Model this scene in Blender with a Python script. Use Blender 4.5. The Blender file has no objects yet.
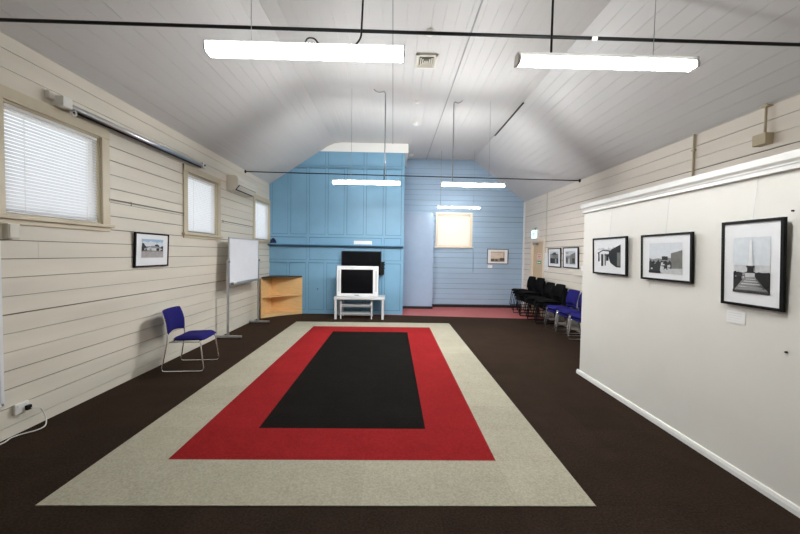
import bpy, math, random
from mathutils import Vector, Matrix
random.seed(7)
C = bpy.context.scene.collection
PI = math.pi

# ------------------------------------------------------------------ materials
def mat(name, col, rough=.6, metal=0., noise=0., nscale=6., bump=0., bscale=80., spec=.4, sheen=0.,
        emit=None, coat=0., stretch=(1, 1, 1)):
    m = bpy.data.materials.new(name); m.use_nodes = True
    nt = m.node_tree; N = nt.nodes; K = nt.links
    b = N['Principled BSDF']
    b.inputs['Base Color'].default_value = (*col, 1)
    b.inputs['Roughness'].default_value = rough
    b.inputs['Metallic'].default_value = metal
    b.inputs['Specular IOR Level'].default_value = spec
    b.inputs['Coat Weight'].default_value = coat
    b.inputs['Sheen Weight'].default_value = sheen; b.inputs['Sheen Roughness'].default_value = .25; b.inputs['Sheen Tint'].default_value = (.95, .58, .40, 1)
    if emit:
        b.inputs['Emission Color'].default_value = (*emit[0], 1)
        b.inputs['Emission Strength'].default_value = emit[1]
    tc = N.new('ShaderNodeTexCoord'); mp = N.new('ShaderNodeMapping')
    mp.inputs['Scale'].default_value = stretch
    K.new(tc.outputs['Object'], mp.inputs['Vector'])
    if noise:
        t = N.new('ShaderNodeTexNoise'); t.inputs['Scale'].default_value = nscale
        t.inputs['Detail'].default_value = 5
        K.new(mp.outputs['Vector'], t.inputs['Vector'])
        mr = N.new('ShaderNodeMapRange')
        mr.inputs['From Min'].default_value = .3; mr.inputs['From Max'].default_value = .7
        mr.inputs['To Min'].default_value = 1 - noise; mr.inputs['To Max'].default_value = 1 + noise
        K.new(t.outputs['Fac'], mr.inputs['Value'])
        mx = N.new('ShaderNodeMix'); mx.data_type = 'RGBA'; mx.blend_type = 'MULTIPLY'
        mx.inputs['Factor'].default_value = 1
        mx.inputs['A'].default_value = (*col, 1)
        K.new(mr.outputs['Result'], mx.inputs['B'])
        K.new(mx.outputs['Result'], b.inputs['Base Color'])
    if bump:
        t2 = N.new('ShaderNodeTexNoise'); t2.inputs['Scale'].default_value = bscale
        t2.inputs['Detail'].default_value = 3
        K.new(mp.outputs['Vector'], t2.inputs['Vector'])
        bp = N.new('ShaderNodeBump'); bp.inputs['Strength'].default_value = bump
        bp.inputs['Distance'].default_value = .004
        K.new(t2.outputs['Fac'], bp.inputs['Height']); K.new(bp.outputs['Normal'], b.inputs['Normal'])
    return m

def carpet_mat(name, col, tile, var=.12, rough=.95, sheen=.15):
    """loop-pile carpet laid as half-metre tiles with slightly different shades"""
    m = mat(name, col, rough, sheen=sheen, spec=.03)
    nt = m.node_tree; N = nt.nodes; K = nt.links; b = N['Principled BSDF']
    tc = N.new('ShaderNodeTexCoord'); mp = N.new('ShaderNodeMapping')
    mp.inputs['Location'].default_value = (tile[0], tile[1], 0)
    K.new(tc.outputs['Object'], mp.inputs['Vector'])
    br = N.new('ShaderNodeTexBrick'); br.offset = 0; br.inputs['Scale'].default_value = 1
    br.inputs['Brick Width'].default_value = .5; br.inputs['Row Height'].default_value = .5
    br.inputs['Mortar Size'].default_value = .0015; br.inputs['Bias'].default_value = 0
    k = var * .35
    br.inputs['Color1'].default_value = tuple(min(1, 1 - k) for _ in range(3)) + (1,)
    br.inputs['Color2'].default_value = (1 + k,) * 3 + (1,)
    br.inputs['Mortar'].default_value = (.86, .86, .86, 1)
    K.new(mp.outputs['Vector'], br.inputs['Vector'])
    t = N.new('ShaderNodeTexNoise'); t.inputs['Scale'].default_value = 70; t.inputs['Detail'].default_value = 4
    K.new(tc.outputs['Object'], t.inputs['Vector'])
    t3 = N.new('ShaderNodeTexNoise'); t3.inputs['Scale'].default_value = 4; t3.inputs['Detail'].default_value = 6
    K.new(tc.outputs['Object'], t3.inputs['Vector'])
    ad = N.new('ShaderNodeMath'); ad.operation = 'ADD'
    sm = N.new('ShaderNodeMapRange'); sm.inputs['To Min'].default_value = .35; sm.inputs['To Max'].default_value = .65
    K.new(t3.outputs['Fac'], sm.inputs['Value'])
    K.new(t.outputs['Fac'], ad.inputs[0]); K.new(sm.outputs['Result'], ad.inputs[1])
    mr = N.new('ShaderNodeMapRange')
    mr.inputs['From Min'].default_value = .65; mr.inputs['From Max'].default_value = 1.35
    mr.inputs['To Min'].default_value = 1 - var * 2.6; mr.inputs['To Max'].default_value = 1 + var * 2.6
    K.new(ad.outputs[0], mr.inputs['Value'])
    a = N.new('ShaderNodeMix'); a.data_type = 'RGBA'; a.blend_type = 'MULTIPLY'; a.inputs['Factor'].default_value = 1
    a.clamp_result = False
    a.inputs['A'].default_value = (*col, 1); K.new(mr.outputs['Result'], a.inputs['B'])
    c = N.new('ShaderNodeMix'); c.data_type = 'RGBA'; c.blend_type = 'MULTIPLY'; c.inputs['Factor'].default_value = 1
    K.new(a.outputs['Result'], c.inputs['A']); K.new(br.outputs['Color'], c.inputs['B'])
    K.new(c.outputs['Result'], b.inputs['Base Color'])
    bp = N.new('ShaderNodeBump'); bp.inputs['Strength'].default_value = .5; bp.inputs['Distance'].default_value = .004
    K.new(t.outputs['Fac'], bp.inputs['Height']); K.new(bp.outputs['Normal'], b.inputs['Normal'])
    return m

def glass_mat():
    m = bpy.data.materials.new('window_glass'); m.use_nodes = True
    nt = m.node_tree; N = nt.nodes; K = nt.links; N.clear()
    o = N.new('ShaderNodeOutputMaterial'); mx = N.new('ShaderNodeMixShader'); mx.inputs[0].default_value = .08
    t = N.new('ShaderNodeBsdfTransparent'); g = N.new('ShaderNodeBsdfGlossy'); g.inputs['Roughness'].default_value = .02
    K.new(t.outputs[0], mx.inputs[1]); K.new(g.outputs[0], mx.inputs[2]); K.new(mx.outputs[0], o.inputs[0])
    return m

def blind_mat(name, col, trans):
    m = bpy.data.materials.new(name); m.use_nodes = True
    nt = m.node_tree; N = nt.nodes; K = nt.links; N.clear()
    o = N.new('ShaderNodeOutputMaterial'); mx = N.new('ShaderNodeMixShader'); mx.inputs[0].default_value = trans
    d = N.new('ShaderNodeBsdfDiffuse'); d.inputs['Color'].default_value = (*col, 1)
    t = N.new('ShaderNodeBsdfTranslucent'); t.inputs['Color'].default_value = (*col, 1)
    nz = N.new('ShaderNodeTexNoise'); nz.inputs['Scale'].default_value = 3
    mr = N.new('ShaderNodeMapRange'); mr.inputs['To Min'].default_value = trans - .06; mr.inputs['To Max'].default_value = trans + .06
    K.new(nz.outputs['Fac'], mr.inputs['Value']); K.new(mr.outputs['Result'], mx.inputs[0])
    K.new(d.outputs[0], mx.inputs[1]); K.new(t.outputs[0], mx.inputs[2]); K.new(mx.outputs[0], o.inputs[0])
    return m

M = {}
def addm(k, *a, **kw): M[k] = mat(k, *a, **kw)
addm('cream_board', (.70, .655, .56), .45, noise=.07, nscale=1.6, bump=.15, bscale=30, stretch=(1, .35, 3))
addm('cream_board_right', (.76, .69, .60), .45, noise=.05, nscale=1.6, bump=.12, bscale=30, stretch=(1, .35, 3))
addm('wall_void', (.18, .16, .13), .9, noise=.1)
addm('partition_white', (.775, .755, .70), .5, noise=.02, nscale=2)
addm('gloss_white', (.80, .79, .76), .3, noise=.02)
addm('ceiling_white', (.60, .588, .575), .5, noise=.02, nscale=1.2, stretch=(2, .3, 2))
addm('bright_white', (.92, .91, .88), .4, noise=.01)
addm('panel_blue', (.20, .395, .56), .42, noise=.05, nscale=2)
addm('panel_blue_trim', (.16, .35, .52), .4, noise=.03)
addm('board_blue', (.36, .49, .63), .45, noise=.05, nscale=2, stretch=(.4, 1, 3))
addm('box_blue', (.36, .47, .62), .4, noise=.03)
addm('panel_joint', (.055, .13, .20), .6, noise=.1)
addm('mantel_dark', (.05, .13, .22), .4, noise=.05)
addm('strip_grey', (.36, .36, .36), .6, noise=.05)
addm('rail_grey', (.20, .19, .175), .5, noise=.05)
addm('skirting_black', (.015, .015, .017), .5, noise=.1)
addm('casing_tan', (.60, .525, .385), .4, noise=.06, nscale=3)
addm('casing_cream', (.80, .70, .56), .4, noise=.03)
addm('door_tan', (.62, .46, .29), .4, noise=.05)
addm('beige_paint', (.50, .42, .28), .5, noise=.04)
addm('aluminium', (.55, .56, .58), .35, metal=.85, noise=.04)
addm('grey_metal', (.36, .36, .37), .4, metal=.6, noise=.05)
addm('silver_plastic', (.78, .79, .81), .38, noise=.02)
addm('stand_grey', (.60, .61, .62), .35, noise=.02)
addm('white_plastic', (.78, .77, .73), .4, noise=.02)
addm('cream_plastic', (.70, .67, .58), .4, noise=.02)
addm('board_surface', (.80, .80, .83), .22, noise=.02)
addm('black_plastic', (.006, .006, .0065), .5, noise=.1, spec=.2)
addm('screen_glass', (.003, .003, .004), .5, noise=.05, spec=.06)
addm('dark_screen', (.003, .003, .004), .5, noise=.1, spec=.06)
addm('black_steel', (.006, .006, .006), .5, noise=.1, spec=.2)
addm('chrome', (.82, .82, .82), .25, metal=1., noise=.03)
addm('blue_fabric', (.015, .013, .12), .9, noise=.12, nscale=60, spec=.1, bump=.2, bscale=300)
addm('black_fabric', (.0045, .0045, .0048), .9, noise=.15, nscale=60, spec=.08, bump=.2, bscale=300)
addm('plywood', (.80, .52, .24), .45, noise=.08, nscale=5, stretch=(1, 1, 8))
addm('dark_laminate', (.035, .028, .022), .6, noise=.1)
addm('black_frame', (.004, .004, .004), .5, noise=.1, spec=.15)
addm('frame_glaze', (.85, .86, .875), .25, noise=.01)
addm('grey_frame', (.09, .085, .08), .4, noise=.1)
addm('paper', (.86, .85, .84), .7, noise=.01)
addm('paper_pink', (.82, .70, .64), .7, noise=.01)
addm('faint_print', (.70, .70, .70), .7, noise=.02)
addm('ink', (.25, .25, .27), .7, noise=.05)
addm('red_ink', (.6, .12, .08), .7, noise=.05)
addm('sign_green', (.01, .30, .12), .5, noise=.03)
addm('navy_cloth', (.012, .018, .06), .9, noise=.15)
addm('tube_glow', (.9, .9, .9), .4, emit=((.985, 1., 1.0), 108.))
addm('tube_glow_old', (.9, .9, .9), .4, emit=((.98, 1., .99), 80.))
addm('tube_glow_new', (.9, .9, .9), .4, emit=((.985, 1., 1.0), 300.))
addm('diffuser_glow', (.9, .9, .9), .4, emit=((.985, 1., 1.0), 25.))
addm('sign_glow', (.8, .95, .95), .4, emit=((.80, 1., 1.), .85))
addm('sign_glow_green', (.02, .30, .16), .4, emit=((.05, .6, .35), .5))
for k, v in (('p_sky', (.66, .70, .735)), ('p_lightgrey', (.55, .56, .57)), ('p_grey', (.26, .26, .26)), ('p_dark', (.022, .022, .023)),
             ('p_black', (.005, .005, .005)), ('p_white', (.78, .79, .80)), ('p_olive', (.17, .17, .15)), ('p_blue', (.34, .50, .68)),
             ('p_road', (.40, .37, .37)), ('p_sepia', (.70, .58, .48)), ('p_sepia_dark', (.10, .075, .05)), ('p_sepia_mid', (.32, .25, .19))):
    addm(k, v, .4, noise=.05 if k in ('p_sky', 'p_white', 'p_blue') else .12, nscale=25)
M['glass'] = glass_mat()
M['slat'] = blind_mat('blind_slats', (.80, .82, .85), .36)
M['roller'] = blind_mat('roller_fabric', (.96, .92, .86), .72)
RX, RY = -2.182, 2.213
M['carpet_brown'] = carpet_mat('carpet_brown', (.0235, .0155, .0110), (2.182, -2.228), .25, sheen=.19)
M['carpet_cream'] = carpet_mat('carpet_cream', (.36, .337, .262), (0, 0), .10, sheen=0)
M['carpet_red'] = carpet_mat('carpet_red', (.225, .0135, .0145), (0, 0), .12, sheen=0)
M['carpet_black'] = carpet_mat('carpet_black', (.0075, .0065, .0055), (0, 0), .25, sheen=0)
M['red_floor'] = mat('red_floor', (.46, .10, .09), .4, noise=.06, nscale=3)

# ------------------------------------------------------------------ mesh collector
class MB:
    def __init__(s): s.v = []; s.f = []; s.m = []
    def add(s, vs, fs, m=0):
        o = len(s.v); s.v += [Vector(p) for p in vs]
        s.f += [[i + o for i in f] for f in fs]; s.m += [m] * len(fs); return s
    def box(s, x0, x1, y0, y1, z0, z1, m=0):
        return s.add([(x0, y0, z0), (x1, y0, z0), (x1, y1, z0), (x0, y1, z0), (x0, y0, z1), (x1, y0, z1), (x1, y1, z1), (x0, y1, z1)],
                     [(3, 2, 1, 0), (4, 5, 6, 7), (0, 1, 5, 4), (1, 2, 6, 5), (2, 3, 7, 6), (3, 0, 4, 7)], m)
    def prism(s, poly, axis, a, b, m=0):
        """poly in the two other axes (x:(y,z) y:(x,z) z:(x,y)), extruded along axis from a to b"""
        def P(u, w, t): return (t, u, w) if axis == 'x' else (u, t, w) if axis == 'y' else (u, w, t)
        n = len(poly)
        return s.add([P(*p, a) for p in poly] + [P(*p, b) for p in poly],
                     [list(range(n))[::-1], list(range(n, 2 * n))] + [(i, (i + 1) % n, n + (i + 1) % n, n + i) for i in range(n)], m)
    def tube(s, pts, r, n=8, m=0, close=False):
        pts = [Vector(p) for p in pts]; k = len(pts); rings = []; up = None
        for i, p in enumerate(pts):
            a = pts[(i - 1) % k] if (i or close) else pts[0]; b = pts[(i + 1) % k] if (i < k - 1 or close) else pts[-1]
            t = (b - a).normalized()
            if up is None:
                up = Vector((0, 0, 1)) if abs(t.z) < .9 else Vector((1, 0, 0))
            up = (up - t * up.dot(t)).normalized(); sd = t.cross(up)
            rr = r[i] if isinstance(r, (list, tuple)) else r
            rings.append([p + (up * math.cos(2 * PI * j / n) + sd * math.sin(2 * PI * j / n)) * rr for j in range(n)])
        vs = [q for R in rings for q in R]; fs = []
        for i in range(k if close else k - 1):
            i2 = (i + 1) % k
            for j in range(n): fs.append((i * n + j, i * n + (j + 1) % n, i2 * n + (j + 1) % n, i2 * n + j))
        if not close: fs += [list(range(n))[::-1], [(k - 1) * n + j for j in range(n)]]
        return s.add(vs, fs, m)
    def disc(s, c, r, h, axis='z', n=20, m=0):
        p = [(r * math.cos(2 * PI * i / n), r * math.sin(2 * PI * i / n)) for i in range(n)]
        c = Vector(c)
        if axis == 'z': return s.prism([(c.x + a, c.y + b) for a, b in p], 'z', c.z, c.z + h, m)
        if axis == 'y': return s.prism([(c.x + a, c.z + b) for a, b in p], 'y', c.y, c.y + h, m)
        return s.prism([(c.y + a, c.z + b) for a, b in p], 'x', c.x, c.x + h, m)
    def grid(s, fn, nu, nv, m=0):
        vs = [fn(i / nu, j / nv) for i in range(nu + 1) for j in range(nv + 1)]
        return s.add(vs, [(i * (nv + 1) + j, (i + 1) * (nv + 1) + j, (i + 1) * (nv + 1) + j + 1, i * (nv + 1) + j + 1)
                          for i in range(nu) for j in range(nv)], m)
    def flat(s, poly, y, m=0): return s.add([(a, y, b) for a, b in poly], [list(range(len(poly)))], m)
    def build(s, name, mats, parent=None, bevel=0, smooth=False, world=True, origin=True, seg=2, sub=0):
        if not isinstance(mats, (list, tuple)): mats = [mats]
        off = Vector()
        if parent is not None:
            if world:
                p = parent
                while p: off += p.location; p = p.parent
        elif origin:
            lo = [min(v[i] for v in s.v) for i in range(3)]; hi = [max(v[i] for v in s.v) for i in range(3)]
            off = Vector(((lo[0] + hi[0]) / 2, (lo[1] + hi[1]) / 2, lo[2]))
        me = bpy.data.meshes.new(name); me.from_pydata([v - off for v in s.v], [], s.f)
        for k in mats: me.materials.append(M[k])
        me.polygons.foreach_set('material_index', s.m); me.update()
        import bmesh
        bm = bmesh.new(); bm.from_mesh(me); bmesh.ops.recalc_face_normals(bm, faces=bm.faces); bm.to_mesh(me); bm.free()
        o = bpy.data.objects.new(name, me); C.objects.link(o)
        if parent is not None: o.parent = parent
        elif origin: o.location = off
        if bevel:
            b = o.modifiers.new('bevel', 'BEVEL'); b.width = bevel; b.segments = seg; b.limit_method = 'ANGLE'
        if sub:
            b = o.modifiers.new('sub', 'SUBSURF'); b.levels = sub; b.render_levels = sub
        if smooth:
            for p in me.polygons: p.use_smooth = True
        return o

def tag(o, label=None, cat=None, group=None):
    if label: o['label'] = label
    if cat: o['category'] = cat
    if group: o['group'] = group
    return o
def thing(name, label, cat, loc=(0, 0, 0), group=None, rz=0):
    o = bpy.data.objects.new(name, None); o.empty_display_size = .1; C.objects.link(o)
    o.location = loc; o.rotation_euler = (0, 0, rz)
    return tag(o, label, cat, group)
def struct(o): o['kind'] = 'structure'; return o
def kids(o): return [c for c in bpy.data.objects if c.parent == o]
def copy_tree(o, parent=None):
    ch = kids(o)
    c = o.copy(); C.objects.link(c)
    if parent: c.parent = parent
    for k in ch: copy_tree(k, c)
    return c

def fillet(pts, r, n=5):
    pts = [Vector(p) for p in pts]; out = [pts[0]]
    for i in range(1, len(pts) - 1):
        a, b, c = pts[i - 1], pts[i], pts[i + 1]
        d1 = (a - b); d2 = (c - b); rr = min(r, d1.length * .45, d2.length * .45)
        p1 = b + d1.normalized() * rr; p2 = b + d2.normalized() * rr
        for k in range(n + 1):
            t = k / n; out.append(p1 * (1 - t) ** 2 + b * 2 * t * (1 - t) + p2 * t * t)
    return out + [pts[-1]]

# ------------------------------------------------------------------ room dimensions (metres; camera stands at x = y = 0)
XL, XR, YB, YF = -3.19, 3.943, 10.86, -3.0
YP = 9.40                       # face of the panelled chimney wall
XP = 2.555                      # face of the display partition
ZC, ZL, ZR = 4.43, 3.33, 3.22   # flat ceiling, wall tops left / right
CL, CR = -1.56, 2.37            # where the raking ceiling meets the flat one
def ceil_z(x):
    if x < CL: return ZL + (ZC - ZL) * (x - XL) / (CL - XL)
    if x > CR: return ZR + (ZC - ZR) * (XR - x) / (XR - CR)
    return ZC

def clip(poly, fn):
    out = []
    for i in range(len(poly)):
        a, b = poly[i], poly[(i + 1) % len(poly)]; fa, fb = fn(a), fn(b)
        if fa >= 0: out.append(a)
        if (fa >= 0) != (fb >= 0):
            t = fa / (fa - fb); out.append((a[0] + (b[0] - a[0]) * t, a[1] + (b[1] - a[1]) * t))
    return out

def board_wall(name, mats, axis, plane, inward, u0, u1, z0, z1, holes=(), tops=(), pitch=.156, back=.10, seed=1):
    """horizontal lining boards with open V gaps, nailed on a backing slab, one mesh; holes = (ua, ub, za, zb)"""
    rnd = random.Random(seed); mb = MB(); D = .013
    p1 = plane; p0 = plane - inward * D; pb = plane - inward * back
    edges = [z0]; z = z0 + .09
    while z < z1 - .03: edges.append(z); z += pitch
    edges.append(z1)
    def cells(za, zb, ua, ub):
        zs = sorted({za, zb} | {q for h in holes for q in (h[2], h[3]) if za < q < zb})
        for a, b in zip(zs, zs[1:]):
            hs = sorted(h for h in holes if h[2] <= a + 1e-6 and h[3] >= b - 1e-6)
            u = ua
            for h in hs:
                if h[0] > u and h[0] < ub: yield u, h[0], a, b; u = h[1]
                elif h[0] <= u < h[1]: u = h[1]
            if u < ub: yield u, ub, a, b
    def put(ua, ub, a, b, pa, pc, m):
        poly = [(ua, a), (ub, a), (ub, b), (ua, b)]
        for t in tops: poly = clip(poly, t)
        if len(poly) >= 3: mb.prism(poly, axis, min(pa, pc), max(pa, pc), m)
    for ua, ub, a, b in cells(z0, z1, u0, u1): put(ua, ub, a, b, p0, pb, 1)
    for i, (a, b) in enumerate(zip(edges, edges[1:])):
        g = rnd.choice((.005, .006, .007, .008, .009, .012))
        a2 = a + (g if i else 0)
        cut = [u0] + sorted(rnd.uniform(u0, u1) for _ in range(rnd.choice((0, 1, 1, 2)))) + [u1]
        for ca, cb in zip(cut, cut[1:]):
            off = rnd.uniform(0, .0025)
            for q in cells(a2, b, ca, cb - (.002 if cb < u1 else 0)): put(*q, p1 - inward * off, p0, 0)
    return struct(mb.build(name, mats, origin=False))

# ---- floor
fl = MB(); fl.prism([(-3.4, YF - .2), (4.2, YF - .2), (4.2, 8.93), (.3, 9.285), (-3.4, 9.62)], 'z', -.12, 0)
struct(fl.build('floor', 'carpet_brown', origin=False))
fl = MB(); fl.prism([(-3.4, 9.62), (.3, 9.285), (4.2, 8.93), (4.2, 11.1), (-3.4, 11.1)], 'z', -.12, .002)
struct(fl.build('floor_entry', 'red_floor', origin=False))

# ---- ceiling: lining boards along the hall, V joints cut into one profile
prof = []
pl = Vector((XL - .1, ZL - .067)); pc = Vector((CL, ZC)); d1 = (pl - pc).normalized()
cove = [pc + d1 * .2, pc, pc + Vector((.2, 0))]
line = [pl] + [cove[0] * (1 - t) ** 2 + cove[1] * 2 * t * (1 - t) + cove[2] * t * t for t in (0, .5, 1)] + [Vector((CR, ZC)), Vector((XR + .1, ZR - .077))]
for pa, pb in zip(line, line[1:]):
    d = pb - pa; L = d.length; d.normalize(); nrm = Vector((-d.y, d.x))
    n = max(1, round(L / .148))
    for i in range(n):
        p = pa + d * (L * i / n)
        g = random.choice((.001, .0015, .002, .0025))
        if prof: prof += [tuple(p - d * g), tuple(p + nrm * .005), tuple(p + d * g)]
        else: prof.append(tuple(p))
prof.append((XR + .1, ZR - .077))
cm = MB(); poly = prof + [(XR + .1, ZC + .4), (XL - .1, ZC + .4)]
n = len(prof)
cm.add([(x, YF - .1, z) for x, z in prof] + [(x, YB + .1, z) for x, z in prof],
       [(i, i + 1, n + i + 1, n + i) for i in range(n - 1)])
cm.add([(XL - .1, YF - .1, ZC + .2), (XR + .1, YF - .1, ZC + .2), (XR + .1, YB + .1, ZC + .2), (XL - .1, YB + .1, ZC + .2)], [(0, 1, 2, 3)])
struct(cm.build('ceiling', 'ceiling_white', origin=False))

# ---- walls
WIN = [(3.03, 4.02, 1.86, 2.80), (5.66, 6.62, 1.86, 2.80), (8.39, 9.37, 1.86, 2.80)]
board_wall('wall_left', ['cream_board', 'wall_void'], 'x', XL, 1, YF, YP + .05, 0, ZL + .03, WIN, seed=3)
DOOR = (9.38, 10.14, 0, 1.98)
board_wall('wall_right', ['cream_board_right', 'wall_void'], 'x', XR, -1, YF, YB + .1, 0, ZR + .03, [DOOR], seed=5)
sl_r = lambda p: ceil_z(p[0]) + .03 - p[1] if p[0] > CR else ZC + .03 - p[1]
def under_right(p): return (ZC + .03) + (ZR - ZC) / (XR - CR) * (p[0] - CR) - p[1]
BWIN = (1.33, 2.33, 1.83, 2.80)
board_wall('wall_back', ['board_blue', 'wall_void'], 'y', YB, -1, .2, XR + .1, 0, ZC + .03, [BWIN],
           tops=[under_right], seed=9)
w = MB(); w.prism([(XL - .1, 0), (XR + .1, 0), (XR + .1, ZR), (CR, ZC + .03), (CL, ZC + .03), (XL - .1, ZL)], 'y', YF - .15, YF)
struct(w.build('wall_front', 'cream_board', origin=False))
# closes the room beside and above the chimney wall
# ---- panelled chimney wall
pw = MB()
zt = 4.19; xt = XL + (zt - ZL) * (CL - XL) / (ZC - ZL)
pw.prism([(XL - .05, 0), (.275, 0), (.275, zt), (xt, zt), (XL - .05, ZL + .0)], 'y', YP, YB + .05)
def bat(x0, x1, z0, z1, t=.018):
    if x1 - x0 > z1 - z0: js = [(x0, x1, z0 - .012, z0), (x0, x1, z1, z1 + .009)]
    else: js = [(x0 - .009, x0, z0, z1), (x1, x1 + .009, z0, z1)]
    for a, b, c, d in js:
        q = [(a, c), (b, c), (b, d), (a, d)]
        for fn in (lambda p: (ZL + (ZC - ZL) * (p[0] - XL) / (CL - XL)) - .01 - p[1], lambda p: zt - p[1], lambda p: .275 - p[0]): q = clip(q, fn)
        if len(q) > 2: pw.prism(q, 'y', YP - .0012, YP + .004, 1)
    poly = [(x0, z0), (x1, z0), (x1, z1), (x0, z1)]
    poly = clip(poly, lambda p: (ZL + (ZC - ZL) * (p[0] - XL) / (CL - XL)) - .01 - p[1])
    poly = clip(poly, lambda p: zt - p[1])
    if len(poly) > 2: pw.prism(poly, 'y', YP - t, YP + .01)
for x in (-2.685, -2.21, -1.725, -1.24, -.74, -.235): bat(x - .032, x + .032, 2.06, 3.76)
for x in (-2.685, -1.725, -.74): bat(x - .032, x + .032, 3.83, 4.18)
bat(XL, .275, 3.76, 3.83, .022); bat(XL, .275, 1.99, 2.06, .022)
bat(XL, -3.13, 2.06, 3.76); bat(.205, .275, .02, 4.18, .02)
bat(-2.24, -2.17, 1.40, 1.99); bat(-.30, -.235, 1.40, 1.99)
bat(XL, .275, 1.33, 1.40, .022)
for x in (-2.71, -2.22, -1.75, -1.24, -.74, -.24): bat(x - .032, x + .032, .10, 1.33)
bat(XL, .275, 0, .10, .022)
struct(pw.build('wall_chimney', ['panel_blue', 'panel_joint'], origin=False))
fs = MB(); fs.prism([(xt - .02, zt), (.36, zt), (.36, ZC), (CL, ZC)], 'y', YP + .012, YB)
for x in (-1.25, -.4): fs.box(x - .006, x + .006, YP + .002, YP + .014, zt, ZC)
struct(fs.build('trim_2', 'bright_white', origin=False))
bx = MB(); bx.box(.2, 1.165, 10.45, YB - .012, 0, 2.78)
struct(bx.build('wall_boxing', 'box_blue', origin=False, bevel=.006))
sk = MB(); sk.box(.275, 1.17, 10.43, 10.452, .002, .075); sk.box(1.165, XR, YB - .022, YB + .002, .002, .085); sk.box(1.165, 1.183, 10.45, YB, .002, .08)
struct(sk.build('baseboard_back', 'skirting_black', origin=False))
cs = MB(); cs.box(XR - .02, XR + .002, YB - .09, YB - .001, 0, ZR - .02)
struct(cs.build('trim_3', 'gloss_white', origin=False))

# ---- display partition
pt = MB(); pt.box(XP, XP + .09, YF + .01, 4.79, 0, 2.20)
struct(pt.build('wall_partition', 'partition_white', origin=False))
rl = MB()
rl.prism([(XP - .001, 2.165), (XP - .028, 2.168), (XP - .028, 2.197), (XP - .034, 2.203), (XP - .034, 2.212), (XP - .05, 2.232), (XP - .055, 2.28), (XP + .14, 2.28), (XP + .14, 2.165)],
         'y', YF + .01, 4.81)
struct(rl.build('trim_4', 'gloss_white', origin=False, bevel=.003))
bb = MB(); bb.prism([(XP + .001, 0), (XP - .022, 0), (XP - .020, .03), (XP - .012, .052), (XP + .001, .056)], 'y', YF + .01, 4.835)
struct(bb.build('baseboard_right', 'gloss_white', origin=False))
# ---- ceiling strips
for nm, x, wd, m, ya, yb in (('trim_5', -.042, .016, 'strip_grey', YF, YP), ('trim_6', .955, .016, 'strip_grey', YF, YB), ('trim_7', 2.375, .030, 'dark_laminate', 6.73, 8.6)):
    t = MB(); t.box(x - wd / 2, x + wd / 2, ya, yb, ZC - .018, ZC - .001 if nm != 'trim_7' else ZC - .004)
    struct(t.build(nm, m, origin=False))

# ---- windows with venetian blinds
def left_window(i, ya, yb, za, zb, outer, has_sill=True):
    r = struct(thing('window_%d' % i, None, None, (XL, (ya + yb) / 2, za)))
    w = .105; X0, X1 = XL - .002, XL + .022
    mb = MB(); mb.box(X0, X1, ya - w, ya, za - .0, zb + w); mb.box(X0, X1, yb, min(yb + w, outer), za, zb + w)
    mb.box(X0, X1 + .004, ya - w, min(yb + w, outer), zb, zb + w)
    mb.box(XL - .1, X0, ya - .001, ya + .018, za, zb); mb.box(XL - .1, X0, yb - .018, yb + .001, za, zb)
    mb.box(XL - .1, X0, ya, yb, zb - .018, zb + .001); mb.box(XL - .1, X0, ya, yb, za - .001, za + .018)
    mb.build('window_frame', 'casing_tan', r, bevel=.004)
    s = MB(); s.box(XL - .03, XL + .05, ya - w - .03, min(yb + w + .03, outer), za - .03, za + .004)
    s.box(XL - .002, XL + .018, ya - w, min(yb + w, outer), za - .075, za - .03)
    s.build('window_sill', 'casing_tan', r, bevel=.005)
    h = MB(); xs = XL - .085
    for a, b, c, d in ((ya + .02, ya + .06, za + .02, zb - .02), (yb - .06, yb - .02, za + .02, zb - .02), (ya + .02, yb - .02, za + .02, za + .06), (ya + .02, yb - .02, zb - .06, zb - .02)):
        h.box(xs, xs + .03, a, b, c, d)
    h.build('sash', 'casing_cream', r)
    g = MB(); g.box(xs + .012, xs + .016, ya + .03, yb - .03, za + .03, zb - .03); g.build('pane', 'glass', r)
def venetian(ya, yb, za, zb, label, drop=.04, gap=.032):
    r = thing('venetian_blind', label, 'blind', (XL - .02, (ya + yb) / 2, za), 'venetian blinds on the left wall')
    x = XL - .022; y0, y1 = ya + gap, yb - gap
    h = MB(); h.box(x - .014, x + .014, y0, y1, zb - .05, zb - .02); h.build('headrail', 'white_plastic', r, bevel=.003)
    s = MB(); n = 29; top = zb - .06; bot = za + drop
    for k in range(n):
        z = top - (top - bot) * k / (n - 1)
        a = math.radians(60); hw = .0163
        pr = []
        for t in (-1, -.4, .2, .6, 1):
            pr.append((x + hw * t * math.cos(a) , z - hw * t * math.sin(a) - .0012 * t * t))
        for (p, q) in zip(pr, pr[1:]):
            s.add([(p[0], y0, p[1]), (p[0], y1, p[1]), (q[0], y1, q[1]), (q[0], y0, q[1])], [(0, 1, 2, 3)])
    s.build('slats', 'slat', r)
    b = MB(); b.box(x - .012, x + .012, y0, y1, bot - .028, bot - .012); b.build('bottom_rail', 'grey_metal', r, bevel=.003)
    for f in (.16, .84):
        c = MB(); c.tube([(x + .022, y0 + (y1 - y0) * f, top + .01), (x + .022, y0 + (y1 - y0) * f, bot - .01)], .002, 6); c.build('ladder_cord', 'white_plastic', r)
    w = MB(); w.tube([(x + .026, y1 - .07, top + .01), (x + .028, y1 - .07, top - .45)], .004, 6); w.build('tilt_wand', 'white_plastic', r)
lb = ['wide white venetian blind in the tan window nearest the camera', 'white venetian blind in the window above the whiteboard stand', 'white venetian blind in the window next to the blue panelling']
for i, (ya, yb, za, zb) in enumerate(WIN):
    left_window(i + 1, ya, yb, za, zb, YP - .003 if i == 2 else 99)
    venetian(ya, yb, za, zb, lb[i], .05, .03 if i == 0 else .048)
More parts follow.
